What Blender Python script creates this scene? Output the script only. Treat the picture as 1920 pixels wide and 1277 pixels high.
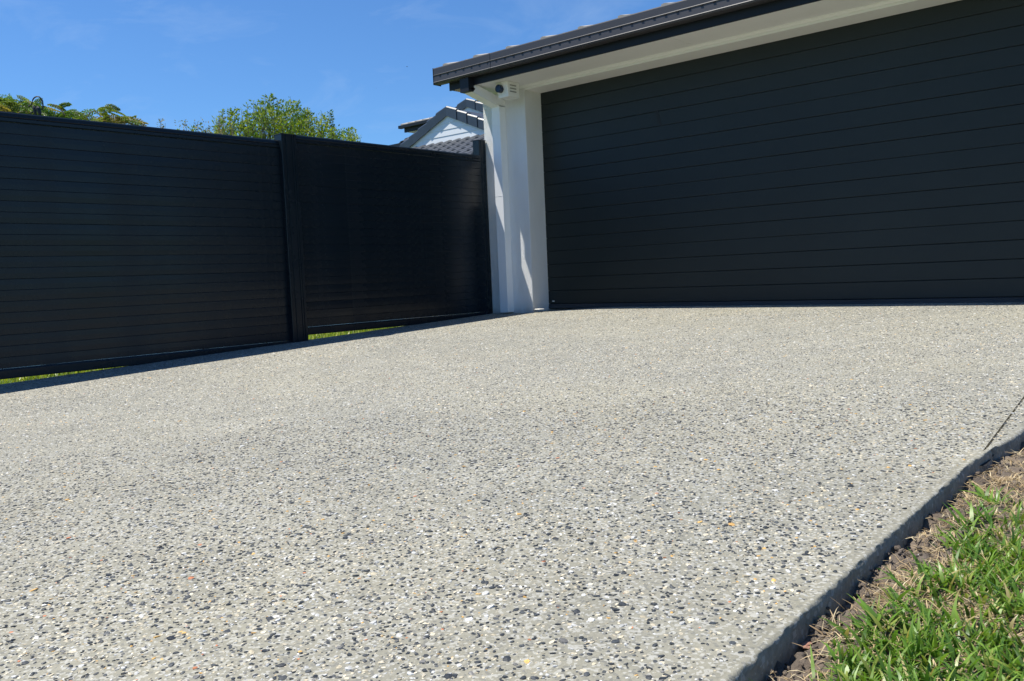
import bpy, bmesh, math, random
import numpy as np
from mathutils import Vector, Matrix, noise

random.seed(7)
rng = np.random.default_rng(7)
for o in list(bpy.data.objects):
    bpy.data.objects.remove(o)
scn = bpy.context.scene
COL = scn.collection
PI = math.pi

# ------------------------------------------------------------ camera
CAM = Vector((6.1944, -7.7111, 0.3715))
R_ = Vector((0.752593, 0.657099, -0.042709))
U_ = Vector((-0.016323, 0.083456, 0.996378))
F_ = Vector((-0.658284, 0.74917, -0.073534))
cd = bpy.data.cameras.new('camera')
cam = bpy.data.objects.new('camera', cd)
COL.objects.link(cam)
cam.matrix_world = Matrix(((R_.x, U_.x, -F_.x, CAM.x), (R_.y, U_.y, -F_.y, CAM.y), (R_.z, U_.z, -F_.z, CAM.z), (0, 0, 0, 1)))
cd.sensor_fit = 'HORIZONTAL'
cd.sensor_width = 36
cd.lens = 1627.3 * 36 / 1920
cd.clip_start = 0.05
cd.clip_end = 2000
scn.camera = cam

# ------------------------------------------------------------ light
L = Vector((0.355, 0.262, -1.0)).normalized()      # the way sunlight travels
to_sun = -L
elev = math.asin(to_sun.z)
azim = math.atan2(to_sun.x, to_sun.y)
SUN, SKY = 4.9, 0.084
w = bpy.data.worlds.new('World')
scn.world = w
w.use_nodes = True
nt = w.node_tree
nt.nodes.clear()
out = nt.nodes.new('ShaderNodeOutputWorld')
bg = nt.nodes.new('ShaderNodeBackground')
sky = nt.nodes.new('ShaderNodeTexSky')
sky.sky_type = 'NISHITA'
sky.sun_disc = False
sky.sun_elevation = elev
sky.sun_rotation = azim
sky.altitude = 0
sky.air_density = 1.0
sky.dust_density = 0.1
sky.ozone_density = 5.0
bg.inputs['Strength'].default_value = SKY
# thin high cloud wisps
tc = nt.nodes.new('ShaderNodeTexCoord')
mp = nt.nodes.new('ShaderNodeMapping')
mp.inputs['Rotation'].default_value = (0.25, 0.1, 0.7)
mp.inputs['Scale'].default_value = (1.6, 4.0, 9.0)
n1 = nt.nodes.new('ShaderNodeTexNoise')
n1.inputs['Scale'].default_value = 2.2
n1.inputs['Detail'].default_value = 9
n1.inputs['Roughness'].default_value = 0.62
n1.inputs['Distortion'].default_value = 0.6
rp = nt.nodes.new('ShaderNodeValToRGB')
rp.color_ramp.elements[0].position = 0.54
rp.color_ramp.elements[0].color = (0, 0, 0, 1)
rp.color_ramp.elements[1].position = 0.85
rp.color_ramp.elements[1].color = (0.16, 0.16, 0.16, 1)
mx = nt.nodes.new('ShaderNodeMixRGB')
mx.inputs['Color2'].default_value = (6.0, 7.2, 8.6, 1)
tint = nt.nodes.new('ShaderNodeMixRGB')
tint.blend_type = 'MULTIPLY'
tint.inputs['Fac'].default_value = 1
tint.inputs['Color2'].default_value = (0.62, 0.925, 1.22, 1)
nt.links.new(tc.outputs['Generated'], mp.inputs['Vector'])
nt.links.new(mp.outputs[0], n1.inputs['Vector'])
nt.links.new(n1.outputs['Fac'], rp.inputs['Fac'])
nt.links.new(rp.outputs['Color'], mx.inputs['Fac'])
nt.links.new(sky.outputs[0], tint.inputs['Color1'])
nt.links.new(tint.outputs[0], mx.inputs['Color1'])
nt.links.new(mx.outputs[0], bg.inputs['Color'])
nt.links.new(bg.outputs[0], out.inputs['Surface'])
sd = bpy.data.lights.new('sun', 'SUN')
sd.energy = SUN
sd.angle = math.radians(0.53)
sd.color = (1.0, 0.955, 0.865)
so = bpy.data.objects.new('sun', sd)
so.rotation_euler = L.to_track_quat('-Z', 'Y').to_euler()
COL.objects.link(so)

scn.view_settings.view_transform = 'Standard'
scn.view_settings.look = 'None'
scn.view_settings.exposure = 0.5
scn.view_settings.gamma = 1
scn.view_settings.use_curve_mapping = False

# ------------------------------------------------------------ materials
class NT:
    def __init__(s, name):
        s.m = bpy.data.materials.new(name)
        s.m.use_nodes = True
        s.t = s.m.node_tree
        s.b = s.t.nodes['Principled BSDF']
        s.tc = s.t.nodes.new('ShaderNodeTexCoord')
    def n(s, kind, **kw):
        x = s.t.nodes.new('ShaderNode' + kind)
        for k, v in kw.items():
            if hasattr(x, k) and k not in x.inputs:
                setattr(x, k, v)
            else:
                x.inputs[k].default_value = v
        return x
    def l(s, a, b):
        s.t.links.new(a, b)
    def vec(s, scale=(1, 1, 1), src='Object'):
        m = s.n('Mapping')
        m.inputs['Scale'].default_value = scale
        s.l(s.tc.outputs[src], m.inputs['Vector'])
        return m.outputs[0]
    def noise(s, vec, scale, detail=4, rough=0.5):
        x = s.n('TexNoise')
        x.inputs['Scale'].default_value = scale
        x.inputs['Detail'].default_value = detail
        x.inputs['Roughness'].default_value = rough
        s.l(vec, x.inputs['Vector'])
        return x.outputs['Fac']
    def ramp(s, f, *els):
        x = s.n('ValToRGB')
        cr = x.color_ramp
        while len(cr.elements) < len(els):
            cr.elements.new(0.5)
        for e, (p, c) in zip(cr.elements, els):
            e.position = p
            e.color = (c, c, c, 1) if not isinstance(c, tuple) else (*c, 1)
        s.l(f, x.inputs['Fac'])
        return x.outputs['Color']
    def mix(s, f, a, b, mode='MIX'):
        x = s.n('MixRGB')
        x.blend_type = mode
        for v, k in ((f, 'Fac'), (a, 'Color1'), (b, 'Color2')):
            if isinstance(v, (int, float)):
                x.inputs[k].default_value = v if k == 'Fac' else (v, v, v, 1)
            elif isinstance(v, tuple):
                x.inputs[k].default_value = (*v, 1)
            else:
                s.l(v, x.inputs[k])
        return x.outputs[0]
    def bump(s, h, strength=0.3, dist=0.01):
        x = s.n('Bump')
        x.inputs['Strength'].default_value = strength
        x.inputs['Distance'].default_value = dist
        s.l(h, x.inputs['Height'])
        s.l(x.outputs[0], s.b.inputs['Normal'])
    def col(s, c):
        if isinstance(c, tuple):
            s.b.inputs['Base Color'].default_value = (*c, 1)
        else:
            s.l(c, s.b.inputs['Base Color'])
    def rough(s, r):
        if isinstance(r, (int, float)):
            s.b.inputs['Roughness'].default_value = r
        else:
            s.l(r, s.b.inputs['Roughness'])

def paint(name, c, rough=0.5, var=0.08, bump=0.0, bscale=300, spec=0.5, nscale=3.0):
    M = NT(name)
    v = M.vec()
    f = M.noise(v, nscale, 6, 0.6)
    lo = tuple(x * (1 - var) for x in c)
    hi = tuple(x * (1 + var) for x in c)
    M.col(M.ramp(f, (0.3, lo), (0.7, hi)))
    M.rough(rough)
    M.b.inputs['Specular IOR Level'].default_value = spec
    if bump:
        M.bump(M.noise(v, bscale, 3, 0.6), bump, 0.004)
    return M.m

# exposed aggregate matrix: sand, fines and faint staining
def mat_concrete():
    M = NT('concrete_matrix')
    v = M.vec()
    big = M.noise(v, 0.55, 5, 0.6)
    mid = M.noise(v, 3.2, 8, 0.7)
    fine = M.noise(v, 190, 4, 0.7)
    vo = M.n('TexVoronoi')
    vo.inputs['Scale'].default_value = 170
    vo.inputs['Randomness'].default_value = 1
    M.l(v, vo.inputs['Vector'])
    base = M.ramp(fine, (0.32, (0.192, 0.186, 0.144)), (0.68, (0.300, 0.292, 0.232)))
    sep = M.n('SeparateColor')
    M.l(vo.outputs['Color'], sep.inputs[0])
    grit = M.ramp(sep.outputs[0], (0.0, (0.10, 0.10, 0.105)), (0.14, (0.13, 0.13, 0.13)), (0.16, (0.24, 0.225, 0.175)),
                  (0.74, (0.28, 0.26, 0.205)), (0.80, (0.50, 0.49, 0.45)), (1.0, (0.58, 0.57, 0.54)))
    m1 = M.mix(0.42, base, grit)
    m2 = M.mix(1.0, m1, M.ramp(big, (0.28, (0.86, 0.88, 0.91)), (0.5, (1.0, 1.0, 1.0)), (0.72, (1.10, 1.08, 1.02))), 'MULTIPLY')
    m3 = M.mix(1.0, m2, M.ramp(mid, (0.28, 0.84), (0.72, 1.10)), 'MULTIPLY')
    M.col(m3)
    M.rough(0.82)
    M.bump(fine, 0.5, 0.002)
    return M.m

def mat_edge():
    M = NT('concrete_edge')
    v = M.vec()
    f = M.noise(v, 60, 8, 0.75)
    g = M.noise(v, 9, 5, 0.6)
    vo = M.n('TexVoronoi')
    vo.inputs['Scale'].default_value = 120
    M.l(v, vo.inputs['Vector'])
    sep = M.n('SeparateColor')
    M.l(vo.outputs['Color'], sep.inputs[0])
    a = M.ramp(f, (0.3, (0.14, 0.135, 0.115)), (0.7, (0.31, 0.30, 0.255)))
    a = M.mix(0.22, a, M.ramp(sep.outputs[0], (0.0, (0.08, 0.08, 0.08)), (0.1, (0.28, 0.26, 0.21)), (0.88, (0.34, 0.32, 0.26)), (0.92, (0.75, 0.74, 0.70))))
    M.col(M.mix(1.0, a, M.ramp(g, (0.3, 0.72), (0.7, 1.15)), 'MULTIPLY'))
    M.rough(0.9)
    M.bump(M.mix(0.3, f, vo.outputs['Distance']), 0.55, 0.006)
    return M.m

def mat_stone():
    M = NT('aggregate_stone')
    a = M.n('Attribute')
    a.attribute_name = 'Col'
    f = M.noise(M.vec(), 260, 4, 0.7)
    M.col(M.mix(1.0, a.outputs['Color'], M.ramp(f, (0.3, 0.72), (0.7, 1.2)), 'MULTIPLY'))
    M.rough(M.ramp(f, (0.3, 0.42), (0.7, 0.7)))
    return M.m

def mat_leaf(name, trans=0.35, rough=0.45, light=1.0):
    M = NT(name)
    a = M.n('Attribute')
    a.attribute_name = 'Col'
    M.col(a.outputs['Color'])
    M.rough(rough)
    tr = M.n('BsdfTranslucent')
    br = M.mix(1.0, a.outputs['Color'], (1.25 * light, 1.3 * light, 0.6), 'MULTIPLY')
    M.l(br, tr.inputs['Color'])
    ms = M.n('MixShader')
    ms.inputs[0].default_value = trans
    M.l(M.b.outputs[0], ms.inputs[1])
    M.l(tr.outputs[0], ms.inputs[2])
    M.l(ms.outputs[0], M.t.nodes['Material Output'].inputs['Surface'])
    return M.m

def mat_soil(name='soil'):
    M = NT(name)
    v = M.vec()
    f = M.noise(v, 45, 7, 0.7)
    g = M.noise(v, 4, 4, 0.6)
    a = M.ramp(f, (0.3, (0.085, 0.066, 0.050)), (0.7, (0.23, 0.185, 0.145)))
    M.col(M.mix(1.0, a, M.ramp(g, (0.3, 0.75), (0.7, 1.15)), 'MULTIPLY'))
    M.rough(0.95)
    M.bump(f, 1.0, 0.012)
    return M.m

def mat_lawn():
    M = NT('lawn')
    v = M.vec()
    f = M.noise(v, 40, 8, 0.75)
    g = M.noise(v, 1.2, 5, 0.6)
    a = M.ramp(f, (0.3, (0.05, 0.085, 0.015)), (0.55, (0.12, 0.17, 0.035)), (0.75, (0.22, 0.22, 0.08)))
    M.col(M.mix(1.0, a, M.ramp(g, (0.3, 0.8), (0.7, 1.1)), 'MULTIPLY'))
    M.rough(0.85)
    M.bump(f, 1.0, 0.03)
    return M.m

def mat_render():
    M = NT('white_render')
    v = M.vec()
    f = M.noise(v, 130, 4, 0.7)
    f2 = M.noise(v, 420, 2, 0.6)
    g = M.noise(M.vec((1, 1, 0.25)), 5, 6, 0.65)
    M.col(M.mix(1.0, (0.87, 0.87, 0.86), M.ramp(g, (0.25, (0.90, 0.895, 0.88)), (0.65, (1.0, 1.0, 1.0))), 'MULTIPLY'))
    sp = M.n('SeparateXYZ')
    M.l(M.tc.outputs['Object'], sp.inputs[0])
    dn = M.n('Math'); dn.operation = 'MULTIPLY_ADD'; dn.inputs[1].default_value = 0.14; M.l(g, dn.inputs[0]); M.l(sp.outputs['Z'], dn.inputs[2])
    dirt = M.ramp(dn.outputs[0], (0.02, 0.55), (0.085, 0.12), (0.2, 0.0))
    cur = M.b.inputs['Base Color'].links[0].from_socket
    M.col(M.mix(dirt, cur, (0.30, 0.26, 0.20)))
    M.rough(0.8)
    M.bump(M.mix(0.5, f, f2), 1.0, 0.012)
    return M.m

def mat_door():
    M = NT('door_paint')
    grain = M.noise(M.vec((0.6, 1, 30), 'Object'), 7, 7, 0.65)
    big = M.noise(M.vec(), 0.9, 4, 0.6)
    c = M.ramp(big, (0.3, (0.0125, 0.0175, 0.0175)), (0.7, (0.0155, 0.0215, 0.0215)))
    M.col(c)
    M.rough(M.ramp(grain, (0.3, 0.40), (0.7, 0.55)))
    M.b.inputs['Specular IOR Level'].default_value = 0.32
    wave = M.noise(M.vec((0.35, 1, 1.6)), 1.6, 3, 0.5)
    M.bump(M.mix(0.93, grain, wave, 'MIX'), 0.9, 0.004)
    return M.m

def mat_fence():
    M = NT('fence_paint')
    v = M.vec()
    big = M.noise(v, 1.3, 5, 0.6)
    dust = M.noise(v, 55, 5, 0.8)
    c = M.ramp(big, (0.3, (0.0068, 0.0118, 0.0170)), (0.7, (0.0085, 0.0142, 0.0205)))
    c = M.mix(M.ramp(dust, (0.72, 0.0), (0.80, 0.15)), c, (0.10, 0.10, 0.10))
    M.col(c)
    M.b.inputs['Specular IOR Level'].default_value = 0.3
    M.rough(M.ramp(M.noise(v, 3, 4, 0.6), (0.3, 0.20), (0.7, 0.34)))
    M.bump(M.noise(M.vec((1, 0.25, 1.4)), 1.3, 1, 0.3), 0.10, 0.010)
    return M.m

MT = dict(
    concrete=mat_concrete(), edge=mat_edge(), stone=mat_stone(), soil=mat_soil(), lawn=mat_lawn(),
    render=mat_render(), door=mat_door(), fence=mat_fence(),
    seal=paint('rubber_seal', (0.03, 0.034, 0.04), 0.6, 0.2, 0.2, 80),
    black=paint('shadow_gap', (0.006, 0.006, 0.007), 0.9),
    soffit=paint('soffit_white', (0.81, 0.81, 0.80), 0.6, 0.02, 0.15, 60),
    trim=paint('trim_white', (0.82, 0.82, 0.80), 0.5, 0.02),
    pipe=paint('pipe_white', (0.83, 0.84, 0.85), 0.45, 0.02),
    gutter=paint('gutter_steel', (0.040, 0.039, 0.046), 0.5, 0.06, 0.1, 40),
    gutter_dark=paint('gutter_trim', (0.011, 0.014, 0.020), 0.5, 0.06, spec=0.3),
    timber=paint('raw_timber', (0.42, 0.28, 0.15), 0.8, 0.15),
    rooftile=paint('pale_roof_tile', (0.36, 0.33, 0.29), 0.85, 0.25, 0.5, 60, nscale=12),
    rooftile2=paint('charcoal_roof_tile', (0.050, 0.056, 0.066), 0.5, 0.2, 0.3, 60, nscale=9),
    cap=paint('charcoal_cap_tile', (0.040, 0.048, 0.058), 0.3, 0.15, 0.2, 60, nscale=6),
    board=paint('weatherboard_white', (0.74, 0.76, 0.78), 0.6, 0.02),
    mortar=paint('mortar_chip', (0.5, 0.49, 0.45), 0.9, 0.15, 0.5, 90),
    lens=paint('lens_blue_black', (0.006, 0.016, 0.045), 0.25, 0.1),
    bark=paint('bark', (0.13, 0.10, 0.07), 0.9, 0.3, 0.8, 40, nscale=14),
    pod=paint('seed_pod', (0.012, 0.010, 0.012), 0.5, 0.3, 0.3, 60),
    leaf=mat_leaf('leaf_green', 0.4, 0.62), frond=mat_leaf('leaf_feathery', 0.4),
    grass=mat_leaf('grass_blade', 0.38, 0.38), straw=mat_leaf('straw_blade', 0.2, 0.7, 0.8),
    redstone=paint('red_stone', (0.30, 0.15, 0.105), 0.8, 0.2, 0.5, 80),
    palestone=paint('pale_stone', (0.42, 0.41, 0.40), 0.8, 0.2, 0.5, 80),
    dryleaf=paint('dry_leaf', (0.42, 0.33, 0.16), 0.7, 0.3, 0.3, 60),
    bird=paint('bird_dark', (0.03, 0.03, 0.04), 0.8),
)

# ------------------------------------------------------------ helpers
def link(name, me, parent=None):
    o = bpy.data.objects.new(name, me)
    COL.objects.link(o)
    if parent is not None:
        o.parent = parent
        # children are modelled in world space; keep them where they are
        o.matrix_parent_inverse = Matrix.Identity(4)
        wl = parent.location.copy()
        p = parent.parent
        while p is not None:
            wl += p.location
            p = p.parent
        o.location = -wl
    return o

def tag(o, label=None, cat=None, group=None, kind=None):
    if label: o['label'] = label
    if cat: o['category'] = cat
    if group: o['group'] = group
    if kind: o['kind'] = kind
    return o

def thing(name, label, cat, loc, group=None):
    o = bpy.data.objects.new(name, None)
    o.empty_display_size = 0.2
    COL.objects.link(o)
    o.location = loc
    return tag(o, label, cat, group)

class MB:
    def __init__(s):
        s.v = []; s.f = []; s.mi = []
    def add(s, vs, fs, mi=0):
        k = len(s.v)
        s.v += [tuple(p) for p in vs]
        s.f += [tuple(i + k for i in f) for f in fs]
        s.mi += [mi] * len(fs)
        return s
    def box(s, x0, x1, y0, y1, z0, z1, mi=0):
        vs = [(x, y, z) for z in (z0, z1) for y in (y0, y1) for x in (x0, x1)]
        return s.add(vs, [(0, 2, 3, 1), (4, 5, 7, 6), (0, 1, 5, 4), (2, 6, 7, 3), (0, 4, 6, 2), (1, 3, 7, 5)], mi)
    def extrude(s, prof, a, b, mi=0, caps=True):
        # prof: list of points in a plane, as vectors; a, b: two offsets
        n = len(prof)
        a, b = Vector(a), Vector(b)
        vs = [Vector(p) + a for p in prof] + [Vector(p) + b for p in prof]
        fs = [(i, (i + 1) % n, n + (i + 1) % n, n + i) for i in range(n)]
        if caps:
            fs += [tuple(range(n))[::-1], tuple(range(n, 2 * n))]
        return s.add(vs, fs, mi)
    def tube(s, pts, rad, seg=6, mi=0):
        pts = [Vector(p) for p in pts]
        rs = rad if isinstance(rad, (list, tuple)) else [rad] * len(pts)
        vs = []; fs = []
        for i, p in enumerate(pts):
            d = (pts[min(i + 1, len(pts) - 1)] - pts[max(i - 1, 0)]).normalized()
            u = d.cross(Vector((0.3, 0.2, 1)) if abs(d.z) < 0.9 else Vector((1, 0, 0))).normalized()
            w_ = d.cross(u)
            for j in range(seg):
                t = 2 * PI * j / seg
                vs.append(p + (u * math.cos(t) + w_ * math.sin(t)) * rs[i])
        for i in range(len(pts) - 1):
            for j in range(seg):
                a = i * seg + j; b = i * seg + (j + 1) % seg
                fs.append((a, b, b + seg, a + seg))
        fs.append(tuple(range(seg))[::-1])
        fs.append(tuple(range(len(vs) - seg, len(vs))))
        return s.add(vs, fs, mi)
    def build(s, name, mats, parent=None, bevel=0, smooth=False):
        me = bpy.data.meshes.new(name)
        me.from_pydata(s.v, [], s.f)
        if not isinstance(mats, (list, tuple)):
            mats = [mats]
        for m in mats:
            me.materials.append(m)
        if len(mats) > 1:
            me.polygons.foreach_set('material_index', s.mi)
        bm = bmesh.new()
        bm.from_mesh(me)
        bmesh.ops.recalc_face_normals(bm, faces=bm.faces)
        if bevel:
            es = [e for e in bm.edges if len(e.link_faces) == 2 and e.calc_face_angle(0) > 0.5]
            bmesh.ops.bevel(bm, geom=es, offset=bevel, segments=2, affect='EDGES', profile=0.6)
        bm.to_mesh(me)
        bm.free()
        if smooth:
            me.polygons.foreach_set('use_smooth', [True] * len(me.polygons))
        return link(name, me, parent)

def np_mesh(name, V, T, mat, col=None, smooth=False, parent=None):
    """big triangle meshes straight from numpy"""
    me = bpy.data.meshes.new(name)
    V = np.ascontiguousarray(V, dtype=np.float32); T = np.ascontiguousarray(T, dtype=np.int32)
    k = T.shape[1]
    me.vertices.add(len(V)); me.vertices.foreach_set('co', V.ravel())
    me.loops.add(T.size); me.loops.foreach_set('vertex_index', T.ravel())
    me.polygons.add(len(T))
    me.polygons.foreach_set('loop_start', np.arange(0, T.size, k, dtype=np.int32))
    me.polygons.foreach_set('loop_total', np.full(len(T), k, dtype=np.int32))
    me.polygons.foreach_set('use_smooth', np.full(len(T), smooth))
    if col is not None:
        at = me.color_attributes.new('Col', 'FLOAT_COLOR', 'POINT')
        c4 = np.ones((len(V), 4), dtype=np.float32); c4[:, :3] = col
        at.data.foreach_set('color', c4.ravel())
    me.update(calc_edges=True)
    me.validate()
    me.materials.append(mat)
    return link(name, me, parent)

def sm(t):
    t = min(max(t, 0.0), 1.0)
    return t * t * (3 - 2 * t)

def smn(t):
    t = np.clip(t, 0, 1)
    return t * t * (3 - 2 * t)

def gz(X, Y):
    X = np.asarray(X, float); Y = np.asarray(Y, float)
    yy = np.minimum(Y, 0.0)
    return 0.037 * np.maximum(yy, -16) - 0.035 * (1 - smn((X + 0.3) / 1.3)) - 0.0

def g1(x, y):
    return float(gz(x, y))

# value noise (vectorised) for ground and scatter
_tab = rng.random((64, 64))
def vnoise(x, y, s=1.0):
    x = np.asarray(x, float) * s; y = np.asarray(y, float) * s
    xi = np.floor(x).astype(int); yi = np.floor(y).astype(int)
    fx = smn(x - xi); fy = smn(y - yi)
    a = _tab[xi % 64, yi % 64]; b = _tab[(xi + 1) % 64, yi % 64]
    c = _tab[xi % 64, (yi + 1) % 64]; d = _tab[(xi + 1) % 64, (yi + 1) % 64]
    return (a * (1 - fx) + b * fx) * (1 - fy) + (c * (1 - fx) + d * fx) * fy
def fbm(x, y, s, o=4):
    r = 0; a = 1; t = 0
    for i in range(o):
        r = r + a * vnoise(np.asarray(x) + 7.3 * i, np.asarray(y) - 3.1 * i, s * 2 ** i); t += a; a *= 0.5
    return r / t

def edge_x(Y):
    Y = np.asarray(Y, float)
    e = 5.583 + 0.012 * np.clip((-5.4 - Y) / 1.2, 0, 1.5)
    e = e + 0.035 * smn((Y + 5.15) / 0.5) + 0.55 * smn((Y + 4.4) / 3.0)
    return e + 0.004 * (fbm(Y * 1.0, Y * 0 + 3.3, 6, 3) - 0.5)

def cut_x(Y):
    return 5.578 - 0.075 * (np.asarray(Y, float) + 5.0)

# ------------------------------------------------------------ ground
def grid(xs, ys, zf):
    X, Y = np.meshgrid(xs, ys)
    Z = zf(X, Y)
    V = np.stack([X, Y, Z], -1).reshape(-1, 3)
    nx, ny = len(xs), len(ys)
    i = np.arange(nx - 1)[None, :] + nx * np.arange(ny - 1)[:, None]
    i = i.ravel()
    return V, np.stack([i, i + 1, i + nx + 1, i + nx], -1)

def lawn_z(X, Y):
    d = X - edge_x(Y)
    base = gz(X, Y)
    right = smn((d + 0.3) / 0.3)
    under = ((X > -0.5) & (d < -0.15) & (Y < 0.6)).astype(float)
    return base - 0.02 - 0.06 * right - 0.10 * under - 0.10 * ((X > -1) & (Y > 0)).astype(float)

xs = np.concatenate([-np.geomspace(400, 14, 14), np.linspace(-12, -1.2, 28), np.linspace(-1.0, 9.0, 101), np.geomspace(10, 400, 16)])
ys = np.concatenate([-np.geomspace(400, 17, 14), np.linspace(-16, 1, 120), np.geomspace(1.5, 400, 22)])
V, T = grid(xs, ys, lawn_z)
lawn = np_mesh('ground', V, T, MT['lawn'], smooth=True)
tag(lawn, kind='structure')

# soil bed along the slab edge
def soil_z(X, Y):
    d = X - edge_x(Y)
    z = gz(X, Y) - 0.050 + 0.010 * (fbm(X, Y, 14, 4) - 0.5) * 2 + 0.006 * (fbm(X, Y, 70, 3) - 0.5) * 2
    z = z + 0.018 * smn((d - 0.03) / 0.25) - 0.004 * (1 - smn(d / 0.03))
    # ragged clods close to the concrete
    z = z + 0.020 * smn((fbm(X, Y, 38, 3) - 0.52) * 6) * (1 - smn((d - 0.10) / 0.12))
    rim = smn((X - 5.5) / 0.05) * smn((7.6 - X) / 0.2) * smn((Y + 8.3) / 0.2) * smn((-2.8 - Y) / 0.2)
    return z * rim + (gz(X, Y) - 0.13) * (1 - rim)
V, T = grid(np.arange(5.48, 7.64, 0.014), np.arange(-8.32, -2.76, 0.014), soil_z)
soil = np_mesh('soil', V, T, MT['soil'], smooth=True)
tag(soil, kind='structure')

# ------------------------------------------------------------ driveway slab
Y0, Y1 = -15.0, 0.55
def inner(Y):
    Y = np.asarray(Y, float)
    t = smn((Y + 5.08) / 0.08)
    return (edge_x(Y) - 0.016) * (1 - t) + cut_x(Y) * t
rows = np.concatenate([np.arange(Y0, -7.9, 0.25), np.arange(-7.9, -3.4, 0.02), np.arange(-3.4, Y1 + 0.01, 0.1)])
cols = np.linspace(0, 1, 60)
Xs = -0.62 + (inner(rows)[:, None] + 0.62) * cols[None, :]
Ys = np.repeat(rows[:, None], len(cols), 1)
und = lambda X, Y: gz(X, Y) + 0.004 * (fbm(X, Y, 1.3, 2) - 0.5) * smn((-0.6 - Y) / 1.0)
Zs = und(Xs, Ys)
V = np.stack([Xs, Ys, Zs], -1).reshape(-1, 3)
nx = len(cols)
i = (np.arange(nx - 1)[None, :] + nx * np.arange(len(rows) - 1)[:, None]).ravel()
T = np.stack([i, i + 1, i + nx + 1, i + nx], -1)
# left, near and saw-cut faces of the slab
def skirt(V, idx, depth):
    a = len(V)
    low = V[idx].copy(); low[:, 2] -= depth
    q = np.arange(len(idx) - 1)
    F = np.stack([idx[q], idx[q + 1], a + q + 1, a + q], -1)
    return np.concatenate([V, low]), F
li = np.arange(len(rows)) * nx
V, F1 = skirt(V, li, 0.12)
V, F2 = skirt(V, li + nx - 1, 0.03)
V, F3 = skirt(V, np.arange(nx), 0.12)
T = np.concatenate([T, F1, F2, F3])
drive = np_mesh('driveway', V, T, MT['concrete'], smooth=True)
tag(drive, kind='structure')
for p in drive.data.polygons:
    pass

# rough trowelled margin and broken edge face
rowsE = np.arange(-8.2, Y1, 0.006)
iE = inner(rowsE) + 0.007 * smn((rowsE + 5.0) / 0.05)
eE = edge_x(rowsE)
# chipped notch where the saw cut runs out
notch = np.exp(-((rowsE + 4.93) / 0.018) ** 2) * 0.022
prof = [(0.0, 0.0), (0.35, 0.0), (0.65, 0.0), (0.80, -0.001), (0.90, -0.003), (0.97, -0.007), (1.0, -0.016), (1.0, -0.035), (1.0, -0.06), (1.0, -0.085), (1.0, -0.12)]
Vv = []
for k, (t, dz) in enumerate(prof):
    wx = iE + (eE - iE) * t
    amt = 0.0 if k < 2 else (0.0010 if k < 4 else 0.0030)
    kk = max(0, k - 5)
    wx = wx + amt * (fbm(rowsE, np.full_like(rowsE, k * 0.31), 22, 4) - 0.5) * 2 + (((0.0045 if k in (4, 5, 6) else 0.0018) * (fbm(rowsE, np.full_like(rowsE, 5 + kk * 1.5), 45, 3) - 0.5) + (0.0007 if k in (4, 5, 6) else 0.0) * rng.normal(size=len(rowsE))) if k > 3 else 0)
    wx = wx - (notch if k > 3 else 0) + (0.002 * np.abs(np.sin(rowsE * 3.1 + 1)) * (kk / 5) if k > 5 else 0)
    wz = und(wx, rowsE) + dz + (0.003 * (fbm(rowsE, np.full_like(rowsE, 9 + k), 40, 3) - 0.6) if 2 < k < 7 else 0)
    Vv.append(np.stack([wx, rowsE, wz], -1))
Vv = np.stack(Vv, 1)
npf = len(prof)
V = Vv.reshape(-1, 3)
i = (np.arange(npf - 1)[None, :] + npf * np.arange(len(rowsE) - 1)[:, None]).ravel()
T = np.stack([i, i + 1, i + npf + 1, i + npf], -1)
V, F1 = skirt(V, np.arange(len(rowsE)) * npf, 0.03)
strip = np_mesh('driveway_edge', V, np.concatenate([T, F1]), MT['edge'], smooth=True)
strip.data.materials.append(MT['concrete'])
mi_ = np.zeros(len(strip.data.polygons), dtype=np.int32)
mi_[:len(T)] = np.tile(np.array([1, 1, 1, 1] + [0] * (npf - 5)), len(rowsE) - 1)
strip.data.polygons.foreach_set('material_index', mi_)
tag(strip, kind='structure')
# bottom of the saw cut
rc = np.arange(-5.06, 0.5, 0.1)
cx_ = cut_x(rc)
V = np.concatenate([np.stack([cx_ - 0.01, rc, gz(cx_, rc) - 0.025], -1), np.stack([cx_ + 0.02, rc, gz(cx_, rc) - 0.025], -1)])
n = len(rc); q = np.arange(n - 1)
groove = np_mesh('saw_cut', V, np.stack([q, q + 1, n + q + 1, n + q], -1), MT['black'])
tag(groove, kind='structure')

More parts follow.
